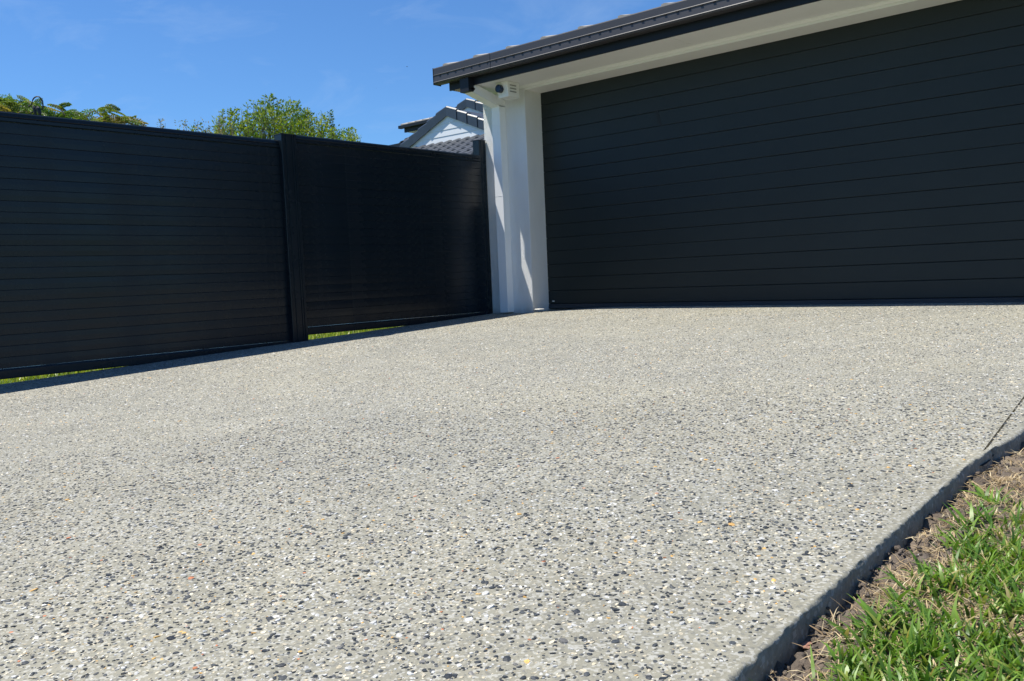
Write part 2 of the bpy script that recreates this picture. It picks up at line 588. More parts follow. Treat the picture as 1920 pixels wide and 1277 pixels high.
# ------------------------------------------------------------ exposed stones
PAL = np.array([(0.028, 0.033, 0.038), (0.045, 0.051, 0.056), (0.075, 0.080, 0.082), (0.16, 0.155, 0.145), (0.46, 0.40, 0.28), (0.60, 0.53, 0.39), (0.58, 0.57, 0.53), (0.45, 0.45, 0.43), (0.60, 0.36, 0.11), (0.52, 0.20, 0.09)])
PW = np.array([0.17, 0.18, 0.08, 0.06, 0.16, 0.145, 0.12, 0.10, 0.018, 0.005]); PW = PW / PW.sum()
def stones(N, dmin, dmax, nseg, dens):
    cam2 = np.array([CAM.x, CAM.y])
    area = 1.0
    # rejection sample over the slab by distance from the street-side end
    x = rng.uniform(-0.6, 6.2, N); y = rng.uniform(-8.4, 0.0, N)
    d = np.hypot(x - cam2[0], y - cam2[1])
    d = d * (1 + rng.normal(0, 0.07, N))
    e = edge_x(y)
    c = cut_x(y)
    ok = (d >= dmin) & (d < dmax) & (x < e - 0.020) & (np.abs(x - c) > 0.004 + 0.02 * (y < -5.06))
    # only the part of the slab in and around the view
    fx, fy = F_.x, F_.y
    n_ = math.hypot(fx, fy); fx /= n_; fy /= n_
    rx, ry = x - cam2[0], y - cam2[1]
    fwd = rx * fx + ry * fy; lat = np.abs(rx * fy - ry * fx)
    ok &= (fwd > 0.3) & (lat < fwd * 0.72 + 0.35)
    pn = fbm(x, y, 1.1, 3) * 0.6 + fbm(x, y, 6, 2) * 0.4
    ok &= rng.random(N) < np.clip(0.25 + 1.45 * pn, 0, 1)
    ok &= rng.random(N) < np.clip(0.12 + (e - x) / 0.07, 0, 1)
    x, y, d = x[ok], y[ok], d[ok]
    n = len(x)
    ci = rng.choice(len(PAL), n, p=PW)
    colr = PAL[ci] * rng.uniform(0.78, 1.22, (n, 1))
    a = 0.77 * np.exp(rng.normal(math.log(0.0049), 0.33, n)); a = np.clip(a, 0.0022, 0.0092)
    a = np.where(ci >= 3, a * rng.choice([0.55, 0.85, 1.2], n, p=[0.4, 0.42, 0.18]), a)
    b = a * rng.uniform(0.5, 0.95, n)
    th = rng.uniform(0, 2 * PI, n)
    h = np.clip(a * rng.uniform(0.12, 0.42, n), 0.0005, 0.0028)
    z = und(x, y)
    ang = 2 * PI * (np.arange(nseg)[None, :] + rng.uniform(-0.28, 0.28, (n, nseg))) / nseg
    rr = rng.uniform(0.74, 1.14, (n, nseg))
    px = a[:, None] * rr * np.cos(ang); py = b[:, None] * rr * np.sin(ang)
    ct, st = np.cos(th)[:, None], np.sin(th)[:, None]
    qx = px * ct - py * st; qy = px * st + py * ct
    if dmax < 3:
        tilt = rng.uniform(-0.25, 0.25, (n, 2))
        rings = []
        for s_, hh in ((1.0, -0.0006), (0.88, 0.62)):
            zz = np.full((n, nseg), hh) if hh < 0 else h[:, None] * (hh + rng.uniform(-0.1, 0.1, (n, nseg)))
            zz = zz + (tilt[:, :1] * qx + tilt[:, 1:] * qy) * s_ * (hh > 0)
            rings.append(np.stack([x[:, None] + qx * s_, y[:, None] + qy * s_, z[:, None] + zz], -1))
        apex = np.stack([x, y, z + h], -1)[:, None, :]
        V = np.concatenate(rings + [apex], 1)
        m = V.shape[1]
        f = []
        for j in range(nseg):
            k = (j + 1) % nseg
            for r in range(1):
                f += [(r * nseg + j, r * nseg + k, (r + 1) * nseg + k), (r * nseg + j, (r + 1) * nseg + k, (r + 1) * nseg + j)]
            f.append((nseg + j, nseg + k, 2 * nseg))
    elif dmax < 4:
        r0 = np.stack([x[:, None] + qx, y[:, None] + qy, np.repeat(z[:, None] - 0.0006, nseg, 1)], -1)
        r1 = np.stack([x[:, None] + qx * 0.88, y[:, None] + qy * 0.88, z[:, None] + h[:, None] * (0.6 + rng.uniform(-0.12, 0.12, (n, nseg)))], -1)
        apex = np.stack([x, y, z + h], -1)[:, None, :]
        V = np.concatenate([r0, r1, apex], 1)
        m = V.shape[1]
        f = []
        for j in range(nseg):
            k = (j + 1) % nseg
            f += [(j, k, nseg + k), (j, nseg + k, nseg + j), (nseg + j, nseg + k, 2 * nseg)]
    else:
        k_ = 1.2 if dmax < 6 else 1.6
        ring = np.stack([x[:, None] + qx * k_, y[:, None] + qy * k_, np.repeat(z[:, None] - 0.0004, nseg, 1)], -1)
        apex = np.stack([x + rng.uniform(-0.35, 0.35, n) * a, y + rng.uniform(-0.35, 0.35, n) * b, z + h * 1.05], -1)[:, None, :]
        V = np.concatenate([ring, apex], 1)
        m = V.shape[1]
        f = [(j, (j + 1) % nseg, nseg) for j in range(nseg)]
    F = np.array(f)[None] + (np.arange(n) * m)[:, None, None]
    C = np.repeat(colr[:, None, :], m, 1)
    return V.reshape(-1, 3), F.reshape(-1, 3), C.reshape(-1, 3), n
DENS = 12000
box_area = 6.8 * 8.7
parts = []
off = 0
cnt = 0
for (d0, d1, ns, dn) in ((0, 2.2, 7, 1.0), (2.2, 3.6, 5, 1.0), (3.6, 5.6, 4, 0.85), (5.6, 12, 4, 0.36)):
    V, F, C, n = stones(int(DENS * dn * box_area), d0, d1, ns, dn)
    parts.append((V, F + off, C)); off += len(V); cnt += n
ag = np_mesh('aggregate', np.concatenate([p[0] for p in parts]), np.concatenate([p[1] for p in parts]), MT['stone'], np.concatenate([p[2] for p in parts]))
tag(ag, 'black, white, tan and orange stones set flush in the grey concrete driveway', 'stones', kind='stuff')
print('stones', cnt, 'tris', len(ag.data.polygons))

# ------------------------------------------------------------ grass beside the slab
def blades(N, colours, weights, wid, length, dfun, droop, spread, zoff=0.0, box=None, segs=3):
    x0, x1, y0, y1 = box
    x = rng.uniform(x0, x1, N); y = rng.uniform(y0, y1, N)
    d = x - edge_x(y)
    ok = rng.random(N) < dfun(x, y, d)
    x, y = x[ok], y[ok]
    n = len(x)
    z = soil_z(x, y) + zoff
    th = rng.uniform(0, 2 * PI, n)
    ln = rng.uniform(*length, n); wd = rng.uniform(*wid, n) * 1.08
    lean = rng.uniform(*spread, n)
    bend = rng.uniform(*droop, n)
    dx, dy = np.cos(th), np.sin(th)
    tw = rng.uniform(-0.6, 0.6, n)
    sx, sy = -np.sin(th + tw), np.cos(th + tw)
    P = []
    cx, cy, cz = x.copy(), y.copy(), z.copy()
    for k in range(segs + 1):
        t = k / segs
        wk = wd * (1 - t ** 2.2) * 0.5 * (0.75 + 0.5 * math.sin(PI * min(t * 1.3, 1)))
        if k == segs:
            P.append(np.stack([cx, cy, cz], -1)[:, None])
        else:
            fold = wk * 0.35
            P.append(np.stack([np.stack([cx - sx * wk, cy - sy * wk, cz + fold], -1), np.stack([cx + sx * wk, cy + sy * wk, cz + fold * 0.2], -1)], 1))
        an = lean + bend * t
        cx = cx + dx * np.sin(an) * ln / segs; cy = cy + dy * np.sin(an) * ln / segs; cz = cz + np.cos(an) * ln / segs
    V = np.concatenate(P, 1)
    gl = soil_z(V[..., 0].ravel(), V[..., 1].ravel()).reshape(V.shape[:2]) + 0.002
    V[..., 2] = np.maximum(V[..., 2], gl)
    m = V.shape[1]
    f = []
    for k in range(segs - 1):
        a = 2 * k
        f += [(a, a + 1, a + 3), (a, a + 3, a + 2)]
    f.append((2 * segs - 2, 2 * segs - 1, 2 * segs))
    F = np.array(f)[None] + (np.arange(n) * m)[:, None, None]
    ci = rng.choice(len(colours), n, p=weights)
    C = np.array(colours)[ci] * rng.uniform(0.75, 1.25, (n, 1))
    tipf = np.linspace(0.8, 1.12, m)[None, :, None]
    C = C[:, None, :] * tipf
    return V.reshape(-1, 3), F.reshape(-1, 3), np.clip(C.reshape(-1, 3), 0, 1)

GREEN = [(0.078, 0.165, 0.022), (0.125, 0.240, 0.030), (0.190, 0.310, 0.045), (0.25, 0.30, 0.06), (0.42, 0.35, 0.15)]
STRAW = [(0.44, 0.32, 0.17), (0.55, 0.42, 0.24), (0.32, 0.22, 0.12), (0.62, 0.52, 0.33)]
CLEAR = [(5.614, -6.333), (5.632, -6.375), (5.645, -5.817), (5.66, -5.86), (5.663, -6.124), (5.68, -6.165)]   # bare spots round the loose stones and the leaf
def cover(x, y, d):
    pn = fbm(x, y, 9, 3)
    start = 0.048 + 0.05 * (fbm(y, y * 0, 7, 2) - 0.5) + 0.16 * smn((y + 5.75) / 0.6) * (1 - smn((y + 4.85) / 0.15))
    g = smn((d - start) / 0.09)
    patch = smn((pn - 0.40) / 0.22)
    for qx, qy in CLEAR:
        g = g * smn((np.hypot(x - qx, y - qy) - 0.012) / 0.03)
    return np.clip(g * (0.26 + 0.74 * patch), 0, 1)
def cover_straw(x, y, d):
    pn = fbm(x + 5, y, 7, 3)
    c_ = 1.0
    for qx, qy in CLEAR:
        c_ = c_ * smn((np.hypot(x - qx, y - qy) - 0.006) / 0.02)
    return c_ * smn((d - 0.008) / 0.04) * (0.4 + 0.6 * smn((pn - 0.35) / 0.3))
near = (5.58, 6.9, -7.4, -4.0)
far = (5.58, 7.5, -8.2, -2.9)
Vs, Fs, Cs = [], [], []
off = 0
for (N, ln, wd, lean, bend, bx) in ((42000, (0.022, 0.05), (0.0035, 0.0065), (0.1, 0.9), (0.3, 1.1), near),
                                    (26000, (0.035, 0.075), (0.004, 0.0075), (0.2, 1.0), (0.4, 1.4), near),
                                    (16000, (0.03, 0.06), (0.004, 0.007), (0.1, 1.0), (0.3, 1.2), far)):
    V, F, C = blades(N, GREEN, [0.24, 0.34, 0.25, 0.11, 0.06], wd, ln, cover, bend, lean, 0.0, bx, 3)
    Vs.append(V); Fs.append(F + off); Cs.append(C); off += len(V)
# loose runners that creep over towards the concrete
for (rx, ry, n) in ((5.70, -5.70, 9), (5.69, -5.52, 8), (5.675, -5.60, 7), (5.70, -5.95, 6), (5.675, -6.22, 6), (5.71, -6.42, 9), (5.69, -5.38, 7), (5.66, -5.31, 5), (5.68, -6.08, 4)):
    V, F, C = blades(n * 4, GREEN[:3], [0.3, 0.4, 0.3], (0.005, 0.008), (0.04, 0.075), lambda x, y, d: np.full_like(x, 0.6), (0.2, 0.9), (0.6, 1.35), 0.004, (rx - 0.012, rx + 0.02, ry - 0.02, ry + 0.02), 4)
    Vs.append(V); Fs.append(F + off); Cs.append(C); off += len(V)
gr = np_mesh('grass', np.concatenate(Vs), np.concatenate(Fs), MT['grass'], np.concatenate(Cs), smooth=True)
tag(gr, 'bright green broad-bladed lawn grass growing beside the concrete slab', 'grass', kind='stuff')
V, F, C = blades(76000, STRAW, [0.35, 0.3, 0.2, 0.15], (0.0009, 0.0020), (0.02, 0.06), cover_straw, (0.2, 1.2), (0.9, 1.6), 0.003, near, 3)
V2, F2, C2 = blades(3500, STRAW, [0.3, 0.3, 0.2, 0.2], (0.0022, 0.0045), (0.02, 0.05), cover_straw, (0.2, 1.2), (0.6, 1.6), 0.003, near, 3)
st = np_mesh('dry_grass', np.concatenate([V, V2]), np.concatenate([F, F2 + len(V)]), MT['straw'], np.concatenate([C, C2]))
tag(st, 'tan dead grass and straw thatch between green lawn and concrete edge', 'dry grass', kind='stuff')

# clods of earth
def lump(r, seed, flat=0.7):
    bm = bmesh.new()
    bmesh.ops.create_icosphere(bm, subdivisions=2, radius=1)
    vs = []
    for v in bm.verts:
        k = 0.72 + 0.5 * noise.noise(v.co * 1.3 + Vector((seed, seed * 2.1, 0))) + 0.25 * noise.noise(v.co * 3.5 + Vector((0, seed, 3)))
        vs.append((v.co.x * k * r, v.co.y * k * r, v.co.z * k * r * flat))
    fs = [tuple(v.index for v in f.verts) for f in bm.faces]
    bm.free()
    return np.array(vs), np.array(fs)
protos = [lump(1.0, 3.7 * k + 1, 0.75) for k in range(8)]
Vs, Fs = [], []
off = 0
for k in range(2600):
    y = random.uniform(-6.95, -4.3)
    d = abs(random.gauss(0, 0.045)) + 0.004
    x = float(edge_x(y)) + d
    act = float(fbm(np.array([x]), np.array([y]), 5, 2)[0])
    if random.random() > (0.25 + 1.1 * max(0, act - 0.3)) and y > -6.8:
        continue
    r = min(0.011, math.exp(random.gauss(math.log(0.0036), 0.45)))
    v, f = protos[k % 8]
    a = random.uniform(0, 6.28)
    R = np.array(((math.cos(a), -math.sin(a), 0), (math.sin(a), math.cos(a), 0), (0, 0, 1)))
    z = float(soil_z(np.array([x]), np.array([y]))[0]) + r * 0.35
    Vs.append(v @ R.T * r + np.array((x, y, z))); Fs.append(f + off); off += len(v)
cl = np_mesh('soil_clods', np.concatenate(Vs), np.concatenate(Fs), MT['soil'], smooth=True)
tag(cl, 'crumbly brown earth clods lying along the foot of the slab', 'soil', kind='stuff')

def at_ground(u, v, off=0.0, zf=None):
    """point of the ground surface a sight line through the photo's (u, v) reaches; used once, to measure"""
    d = F_ + R_ * ((u - 960) / 1627.3) - U_ * ((v - 638.5) / 1627.3)
    t = 1.0
    for _ in range(200):
        p = CAM + d * t
        t += (p.z - g1(p.x, p.y) - off) / (-d.z) * 0.7
    return CAM + d * t
def small_stone(name, u, v, r, mat, label, cat, flat=0.4):
    p = at_ground(u, v, -0.05)
    vs, fs = lump(r, u * 0.01, flat)
    z = float(soil_z(np.array([p.x]), np.array([p.y]))[0]) + r * flat * 0.4 + 0.007
    o = np_mesh(name, vs, fs, mat, smooth=False)
    o.location = (p.x, p.y, z)
    return tag(o, label, cat)
small_stone('flat_stone', 1512, 1216, 0.016, MT['redstone'], 'flat reddish-brown stone on the earth at the bottom corner of the slab edge', 'stone', 0.3)
small_stone('pebble', 1724, 1046, 0.006, MT['palestone'], 'small pale grey pebble on dry straw halfway up the lawn edge', 'pebble', 0.7)
p = at_ground(1648, 1146, -0.045)
m = MB()
lv = [(-0.02, 0, 0), (-0.008, 0.007, 0.003), (0.008, 0.006, 0.006), (0.022, 0, 0.003), (0.008, -0.006, 0.004), (-0.008, -0.007, 0.001), (0, 0, 0.001)]
m.add([Vector(q) for q in lv], [(0, 1, 6), (1, 2, 6), (2, 3, 6), (3, 4, 6), (4, 5, 6), (5, 0, 6)])
o = m.build('dry_leaf', MT['dryleaf'])
o.location = (p.x, p.y, float(soil_z(np.array([p.x]), np.array([p.y]))[0]) + 0.012)
o.rotation_euler = (0.3, 0.5, 1.9)
tag(o, 'curled pale yellow dry leaf standing in the straw beside the slab', 'leaf')

# ------------------------------------------------------------ garage
G = thing('garage', 'white rendered garage with dark plank door, charcoal gutter and pale soffit', 'garage', (2.2, 0, 0))
WY = -0.28                    # front face of the walls
DX = 5.05                     # door opening width
ZS = 2.445                    # soffit height
def part(name, mb, mat, parent=G, bevel=0, **kw):
    return mb.build(name, mat, parent, bevel, **kw)
part('wall', MB().box(-0.625, 0, WY, 0.35, -0.25, ZS), MT['render'], bevel=0.006)
part('wall', MB().box(-0.6, -0.36, 0.35, 6.5, -0.25, ZS), MT['render'])
part('wall', MB().box(DX, 6.3, WY, 0.35, -0.2, ZS), MT['render'], bevel=0.006)
part('wall', MB().box(6.06, 6.3, 0.35, 6.5, -0.2, ZS), MT['render'])
part('wall', MB().box(-0.36, 6.06, 6.3, 6.5, -0.2, ZS), MT['render'])
part('lintel', MB().box(0.0, DX, WY + 0.004, 0.30, 2.400, ZS - 0.002), MT['trim'], bevel=0.003)
door = part('garage_door', MB().box(0.001, DX - 0.001, 0.022, 0.05, 0.0, 2.398), MT['black'])
joints = [2.264 - 0.148 * k for k in range(16)]
zt = 2.396
tops = [2.4] + joints
for k in range(16):
    z1 = tops[k] - (0.0 if k == 0 else 0.0013)
    z0 = tops[k + 1] + (0.0013 if k % 4 != 3 or k > 14 else 0.0006)
    if k > 0 and (k - 1) % 4 == 3:
        z1 = tops[k] - 0.0006
    g_ = 0.0032
    prof = [(0, 0.021, z0), (0, 0.003, z0), (0, 0.0, z0 + g_), (0, 0.0, z1 - g_), (0, 0.003, z1), (0, 0.021, z1)]
    mb = MB().extrude(prof, (0.0015, 0, 0), (DX - 0.0015, 0, 0))
    mb.build('plank', MT['door'], door)
mb = MB().extrude([(0, 0.002, -0.012), (0, -0.008, -0.006), (0, -0.008, 0.014), (0, -0.002, 0.020), (0, -0.004, 0.038), (0, 0.004, 0.0415), (0, 0.02, 0.0415), (0, 0.02, -0.012)], (0.0015, 0, 0), (DX - 0.0015, 0, 0))
mb.build('bottom_seal', MT['seal'], door)
MB().box(0.055, 0.085, -0.006, 0.004, 0.068, 0.078).build('bolt', MT['trim'], door, 0.002)
MB().add([(1.478, -0.0009, 1.980), (1.512, -0.0009, 1.984), (1.530, -0.0009, 1.880), (1.556, -0.0009, 1.818), (1.526, -0.0009, 1.815), (1.498, -0.0009, 1.875),
          (1.478, 0.004, 1.980), (1.512, 0.004, 1.984), (1.530, 0.004, 1.880), (1.556, 0.004, 1.818), (1.526, 0.004, 1.815), (1.498, 0.004, 1.875)],
         [(0, 1, 2, 5), (5, 2, 3, 4), (6, 11, 8, 7), (11, 10, 9, 8), (0, 6, 7, 1), (1, 7, 8, 2), (2, 8, 9, 3), (3, 9, 10, 4), (4, 10, 11, 5), (5, 11, 6, 0)]).build('scuff_mark', paint('scuff_rubber', (0.006, 0.009, 0.010), 0.7), door)
# soffit sheets, bead and fascia
XL = -0.775
for a, b in ((-0.629, 2.1), (2.104, 4.5), (4.504, 6.9)):
    part('soffit_sheet', MB().box(a, b, -0.77, WY + 0.0 if a > 0 else WY, ZS, ZS + 0.008), MT['soffit'])
part('soffit_sheet', MB().box(-0.629, -0.6, WY + 0.001, 6.5, ZS, ZS + 0.008), MT['soffit'])
bead = [(0, WY + 0.002, ZS), (0, WY - 0.022, ZS), (0, WY - 0.022, ZS - 0.006), (0, WY - 0.008, ZS - 0.018), (0, WY + 0.002, ZS - 0.022)]
part('cornice_bead', MB().extrude(bead, (-0.6, 0, 0), (6.3, 0, 0)), MT['trim'])
part('fascia', MB().box(-0.65, 6.95, -0.785, -0.765, ZS - 0.012, 2.64), MT['gutter_dark'], bevel=0.002)
part('barge_board', MB().box(-0.65, -0.63, -0.764, 6.5, ZS - 0.004, 2.66), MT['gutter_dark'])
part('rafter_end', MB().box(-0.57, -0.48, -0.782, -0.70, ZS - 0.026, ZS - 0.013), MT['timber'])
# quad gutter, modelled as one folded section
gy0 = -0.90
prof = [(gy0 + 0.115, 2.515), (gy0 + 0.035, 2.505), (gy0 + 0.006, 2.512), (gy0 + 0.0, 2.520), (gy0 - 0.003, 2.528), (gy0 + 0.001, 2.534), (gy0 + 0.004, 2.592),
        (gy0 + 0.002, 2.599), (gy0 - 0.0015, 2.604), (gy0 + 0.001, 2.609), (gy0 + 0.001, 2.672), (gy0 + 0.004, 2.681), (gy0 + 0.012, 2.684), (gy0 + 0.018, 2.680), (gy0 + 0.018, 2.672),
        (gy0 + 0.008, 2.668), (gy0 + 0.012, 2.525), (gy0 + 0.105, 2.522), (gy0 + 0.105, 2.66), (gy0 + 0.115, 2.66)]
P3 = [(0, a, b) for a, b in prof]
JX = 0.055
gut = part('gutter', MB().extrude(P3, (XL, 0, 0), (JX, 0, 0)).extrude(P3, (JX + 0.003, 0, 0), (7.0, 0, 0)), MT['gutter'])
MB().box(XL - 0.003, XL - 0.0002, gy0 - 0.003, gy0 + 0.115, 2.503, 2.684).build('end_cap', MT['gutter'], gut)
MB().extrude([(0, a - 0.0035 if a < gy0 + 0.01 else a, b) for a, b in prof[2:12]] + [(0, gy0 + 0.006, 2.68), (0, gy0 + 0.006, 2.52)], (JX - 0.012, 0, 0), (JX + 0.016, 0, 0)).build('joiner', MT['gutter'], gut)
x = XL + 0.10
slot_me = None
while x < 6.9:
    if slot_me is None:
        s0 = MB().extrude([(0, -0.004, -0.005), (0, -0.004, 0.002), (0, 0.006, 0.004), (0, 0.006, -0.007)], (-0.012, 0, 0), (0.012, 0, 0)).build('overflow_slot', MT['black'], gut)
        slot_me = s0.data
        base = s0.location.copy()
        o = s0
    else:
        o = s0.copy()
        COL.objects.link(o)
        o.parent = gut
    o.location = base + Vector((x, gy0, 2.5975))
    x += 0.118
# downpipe: dark dropper, offset pipe and vertical run
dp = part('downpipe', MB().box(-0.402, -0.284, WY - 0.104, WY - 0.001, -0.03, 1.27).box(-0.4035, -0.2825, WY - 0.1055, WY - 0.001, 1.27, 1.278), MT['pipe'], bevel=0.002)
MB().box(-0.402, -0.284, WY - 0.104, WY - 0.001, 1.278, 2.05).build('pipe_length', MT['pipe'], dp, 0.002)
MB().box(-0.4035, -0.2825, WY - 0.1055, WY - 0.001, 2.05, 2.058).box(-0.402, -0.284, WY - 0.104, WY - 0.001, 2.058, 2.27).build('pipe_elbow', MT['pipe'], dp, 0.002)
px0, px1 = -0.402, -0.284
prof = [(0, WY - 0.002, 2.26), (0, WY - 0.104, 2.255), (0, -0.83, 2.365), (0, -0.76, 2.437), (0, -0.70, 2.437), (0, WY - 0.05, 2.345), (0, WY - 0.002, 2.33)]
MB().extrude(prof, (px0, 0, 0), (px1, 0, 0)).build('offset_pipe', MT['pipe'], dp, 0.002)
MB().box(px0 - 0.004, px1 + 0.004, -0.868, -0.788, 2.385, 2.508).extrude([(0, -0.868, 2.385), (0, -0.868, 2.36), (0, -0.80, 2.36), (0, -0.762, 2.395), (0, -0.788, 2.41)], (px0 - 0.004, 0, 0), (px1 + 0.004, 0, 0)).build('dropper', MT['gutter_dark'], dp)

# roof of the garage: battened plane with tile courses along the eave and up the slope
PT = math.tan(math.radians(13.5))
rf = part('roof', MB().add([(XL, -0.80, 2.655), (6.95, -0.80, 2.655), (6.95, 3.0, 2.655 + 3.8 * PT), (XL, 3.0, 2.655 + 3.8 * PT), (6.95, 6.8, 2.655), (XL, 6.8, 2.655)], [(0, 1, 2, 3), (3, 2, 4, 5)]), MT['rooftile'])
TW = 0.46
tp = MB()
def tile_prof(z0):
    return [(0.0, 0, 0.030), (0.03, 0, 0.036), (0.09, 0, 0.022), (0.25, 0, 0.010), (0.40, 0, 0.006), (TW - 0.003, 0, 0.010), (TW - 0.003, 0, -0.006), (0.0, 0, -0.006)]
tl = MB().extrude(tile_prof(0), (0, 0, 0), (0, 0.40, 0.40 * PT)).build('tile', MT['rooftile'], rf)
tbase = tl.location.copy()
first = True
for r in range(11):
    for c in range(17):
        x = XL + 0.10 + c * TW
        if x + TW > 7.1: continue
        o = tl if first else tl.copy()
        if not first:
            COL.objects.link(o); o.parent = rf
        first = False
        yy = -0.845 + r * 0.34
        o.location = tbase + Vector((x, yy, 2.684 + (yy + 0.845) * PT + 0.012 * (r > 0) + random.uniform(-0.003, 0.003)))
        o.rotation_euler = (random.uniform(-0.01, 0.012), 0, random.uniform(-0.006, 0.006))

# louvred white box under the soffit
B = thing('sensor_box', 'small white louvred box with round dark blue lens under the garage soffit', 'sensor box', (-0.03, -0.52, ZS))
bx0, bx1, by0, by1, bz0, bz1 = -0.115, 0.048, -0.62, -0.42, 2.285, ZS - 0.001
body = MB().add([(bx0 + 0.012, by0 + 0.03, bz0), (bx1 - 0.004, by0 + 0.02, bz0), (bx1 - 0.004, by1, bz0), (bx0 + 0.012, by1, bz0), (bx0, by0, bz1), (bx1, by0, bz1), (bx1, by1, bz1), (bx0, by1, bz1)],
                [(3, 2, 1, 0), (4, 5, 6, 7), (0, 1, 5, 4), (1, 2, 6, 5), (2, 3, 7, 6), (3, 0, 4, 7)])
body.build('case', MT['trim'], B, 0.006)
for k in range(3):
    z = 2.335 + 0.033 * k
    MB().box(bx1 - 0.004, bx1 + 0.0035, -0.575, -0.475, z, z + 0.010).build('vent_slot', paint('vent_shadow', (0.25, 0.25, 0.24), 0.9) if k == 0 else bpy.data.materials['vent_shadow'], B)
MB().tube([(-0.055, by0 + 0.02, 2.375), (-0.055, by0 - 0.03, 2.375), (-0.055, by0 - 0.034, 2.375)], [0.042, 0.042, 0.036], 24).build('lens', MT['lens'], B)
o = MB().add([(0.03, -0.30, -0.006), (0.12, -0.32, -0.006), (0.14, -0.25, -0.004), (0.04, -0.24, -0.004), (0.035, -0.29, 0.003), (0.115, -0.31, 0.002), (0.13, -0.255, 0.003), (0.05, -0.25, 0.004)],
             [(3, 2, 1, 0), (4, 5, 6, 7), (0, 1, 5, 4), (1, 2, 6, 5), (2, 3, 7, 6), (3, 0, 4, 7)]).build('mortar_piece', MT['mortar'], None, 0.002)
tag(o, 'small flat cream mortar piece at the foot of the white garage door jamb', 'mortar')

# ------------------------------------------------------------ fence panels and posts
FX = -0.6
def fence_panel(y0, y1, zb, zt, label, group):
    root = thing('slatted_fence', label, 'fence', (FX, (y0 + y1) / 2, zb), group)
    f = MT['fence']
    # top rail with a rounded crown and drip groove
    pr = [(FX - 0.045, zt - 0.072), (FX - 0.002, zt - 0.072), (FX + 0.006, zt - 0.066), (FX + 0.006, zt - 0.045), (FX + 0.001, zt - 0.040), (FX + 0.006, zt - 0.034), (FX + 0.002, zt - 0.010), (FX - 0.008, zt), (FX - 0.038, zt), (FX - 0.045, zt - 0.008)]
    MB().extrude([(a, 0, b) for a, b in pr], (0, y0, 0), (0, y1, 0)).build('top_rail', f, root)
    pr = [(FX - 0.045, zb), (FX + 0.004, zb), (FX + 0.008, zb + 0.005), (FX + 0.008, zb + 0.060), (FX + 0.003, zb + 0.072), (FX - 0.045, zb + 0.072)]
    MB().extrude([(a, 0, b) for a, b in pr], (0, y0, 0), (0, y1, 0)).build('bottom_rail', f, root)
    for ya in (y0, y1 - 0.045):
        MB().box(FX - 0.042, FX - 0.0245, ya, ya + 0.045, zb + 0.0735, zt - 0.0735).build('stile', f, root, 0.002)
    H = (zt - 0.0735) - (zb + 0.0735)
    n = round(H / 0.078)
    s = H / n
    g_ = 0.0009
    prof = [(-0.022, 0, g_), (-0.0034, 0, g_), (-0.0022, 0, 0.0024), (-0.0016, 0, s * 0.5), (-0.0021, 0, s - 0.0028), (-0.0034, 0, s - g_), (-0.022, 0, s - g_)]
    me = None
    for k in range(n):
        if me is None:
            p0 = MB().extrude(prof, (0, y0, 0), (0, y1, 0)).build('slat', f, root)
            me = p0.data; b0 = p0.location.copy(); o = p0
        else:
            o = p0.copy(); COL.objects.link(o); o.parent = root
        o.location = b0 + Vector((FX + random.uniform(-0.0007, 0.0007), 0, zb + 0.0735 + k * s))
        o.rotation_euler = (0, random.uniform(-0.026, 0.030), 0)
    MB().box(FX - 0.034, FX - 0.0125, y0 + 0.046, y1 - 0.046, zb + 0.074, zt - 0.074).build('backing', MT['fence'], root)
    return root
fence_panel(-8.6, -3.02, -0.203, 1.693, 'left dark blue slatted fence panel, longer and set lower, beside driveway', 'dark slatted fence panels along the driveway')
fence_panel(-2.94, -0.39, -0.093, 1.758, 'right dark blue slatted fence panel between the fluted post and garage wall', 'dark slatted fence panels along the driveway')
def fence_post(y0, y1, x0, x1, zb, zt, label):
    root = thing('fence_post', label, 'fence post', ((x0 + x1) / 2, (y0 + y1) / 2, zb), 'dark posts holding the slatted fence')
    w = y1 - y0
    pr = [(x0, y0), (x1 - 0.004, y0), (x1, y0 + 0.004)]
    for a, b in ((0.20, 0.30), (0.62, 0.70), (0.78, 0.84)):
        pr += [(x1, y0 + w * a), (x1 - 0.007, y0 + w * a + 0.004), (x1 - 0.007, y0 + w * b - 0.004), (x1, y0 + w * b)]
    pr += [(x1, y1 - 0.004), (x1 - 0.004, y1), (x0, y1)]
    MB().extrude([(a, b, 0) for a, b in pr], (0, 0, zb), (0, 0, zt - 0.006)).build('shaft', MT['fence'], root)
    MB().box(x0 - 0.003, x1 + 0.003, y0 - 0.003, y1 + 0.003, zt - 0.006, zt).build('cap', MT['gutter_dark'], root, 0.002)
    return root
fence_post(-3.064, -2.90, -0.66, -0.55, -0.2, 1.748, 'thick fluted dark post between the two slatted fence panels')
fence_post(-0.398, -0.290, -0.70, -0.602, -0.1, 1.935, 'tall narrow dark post against the white garage wall corner')

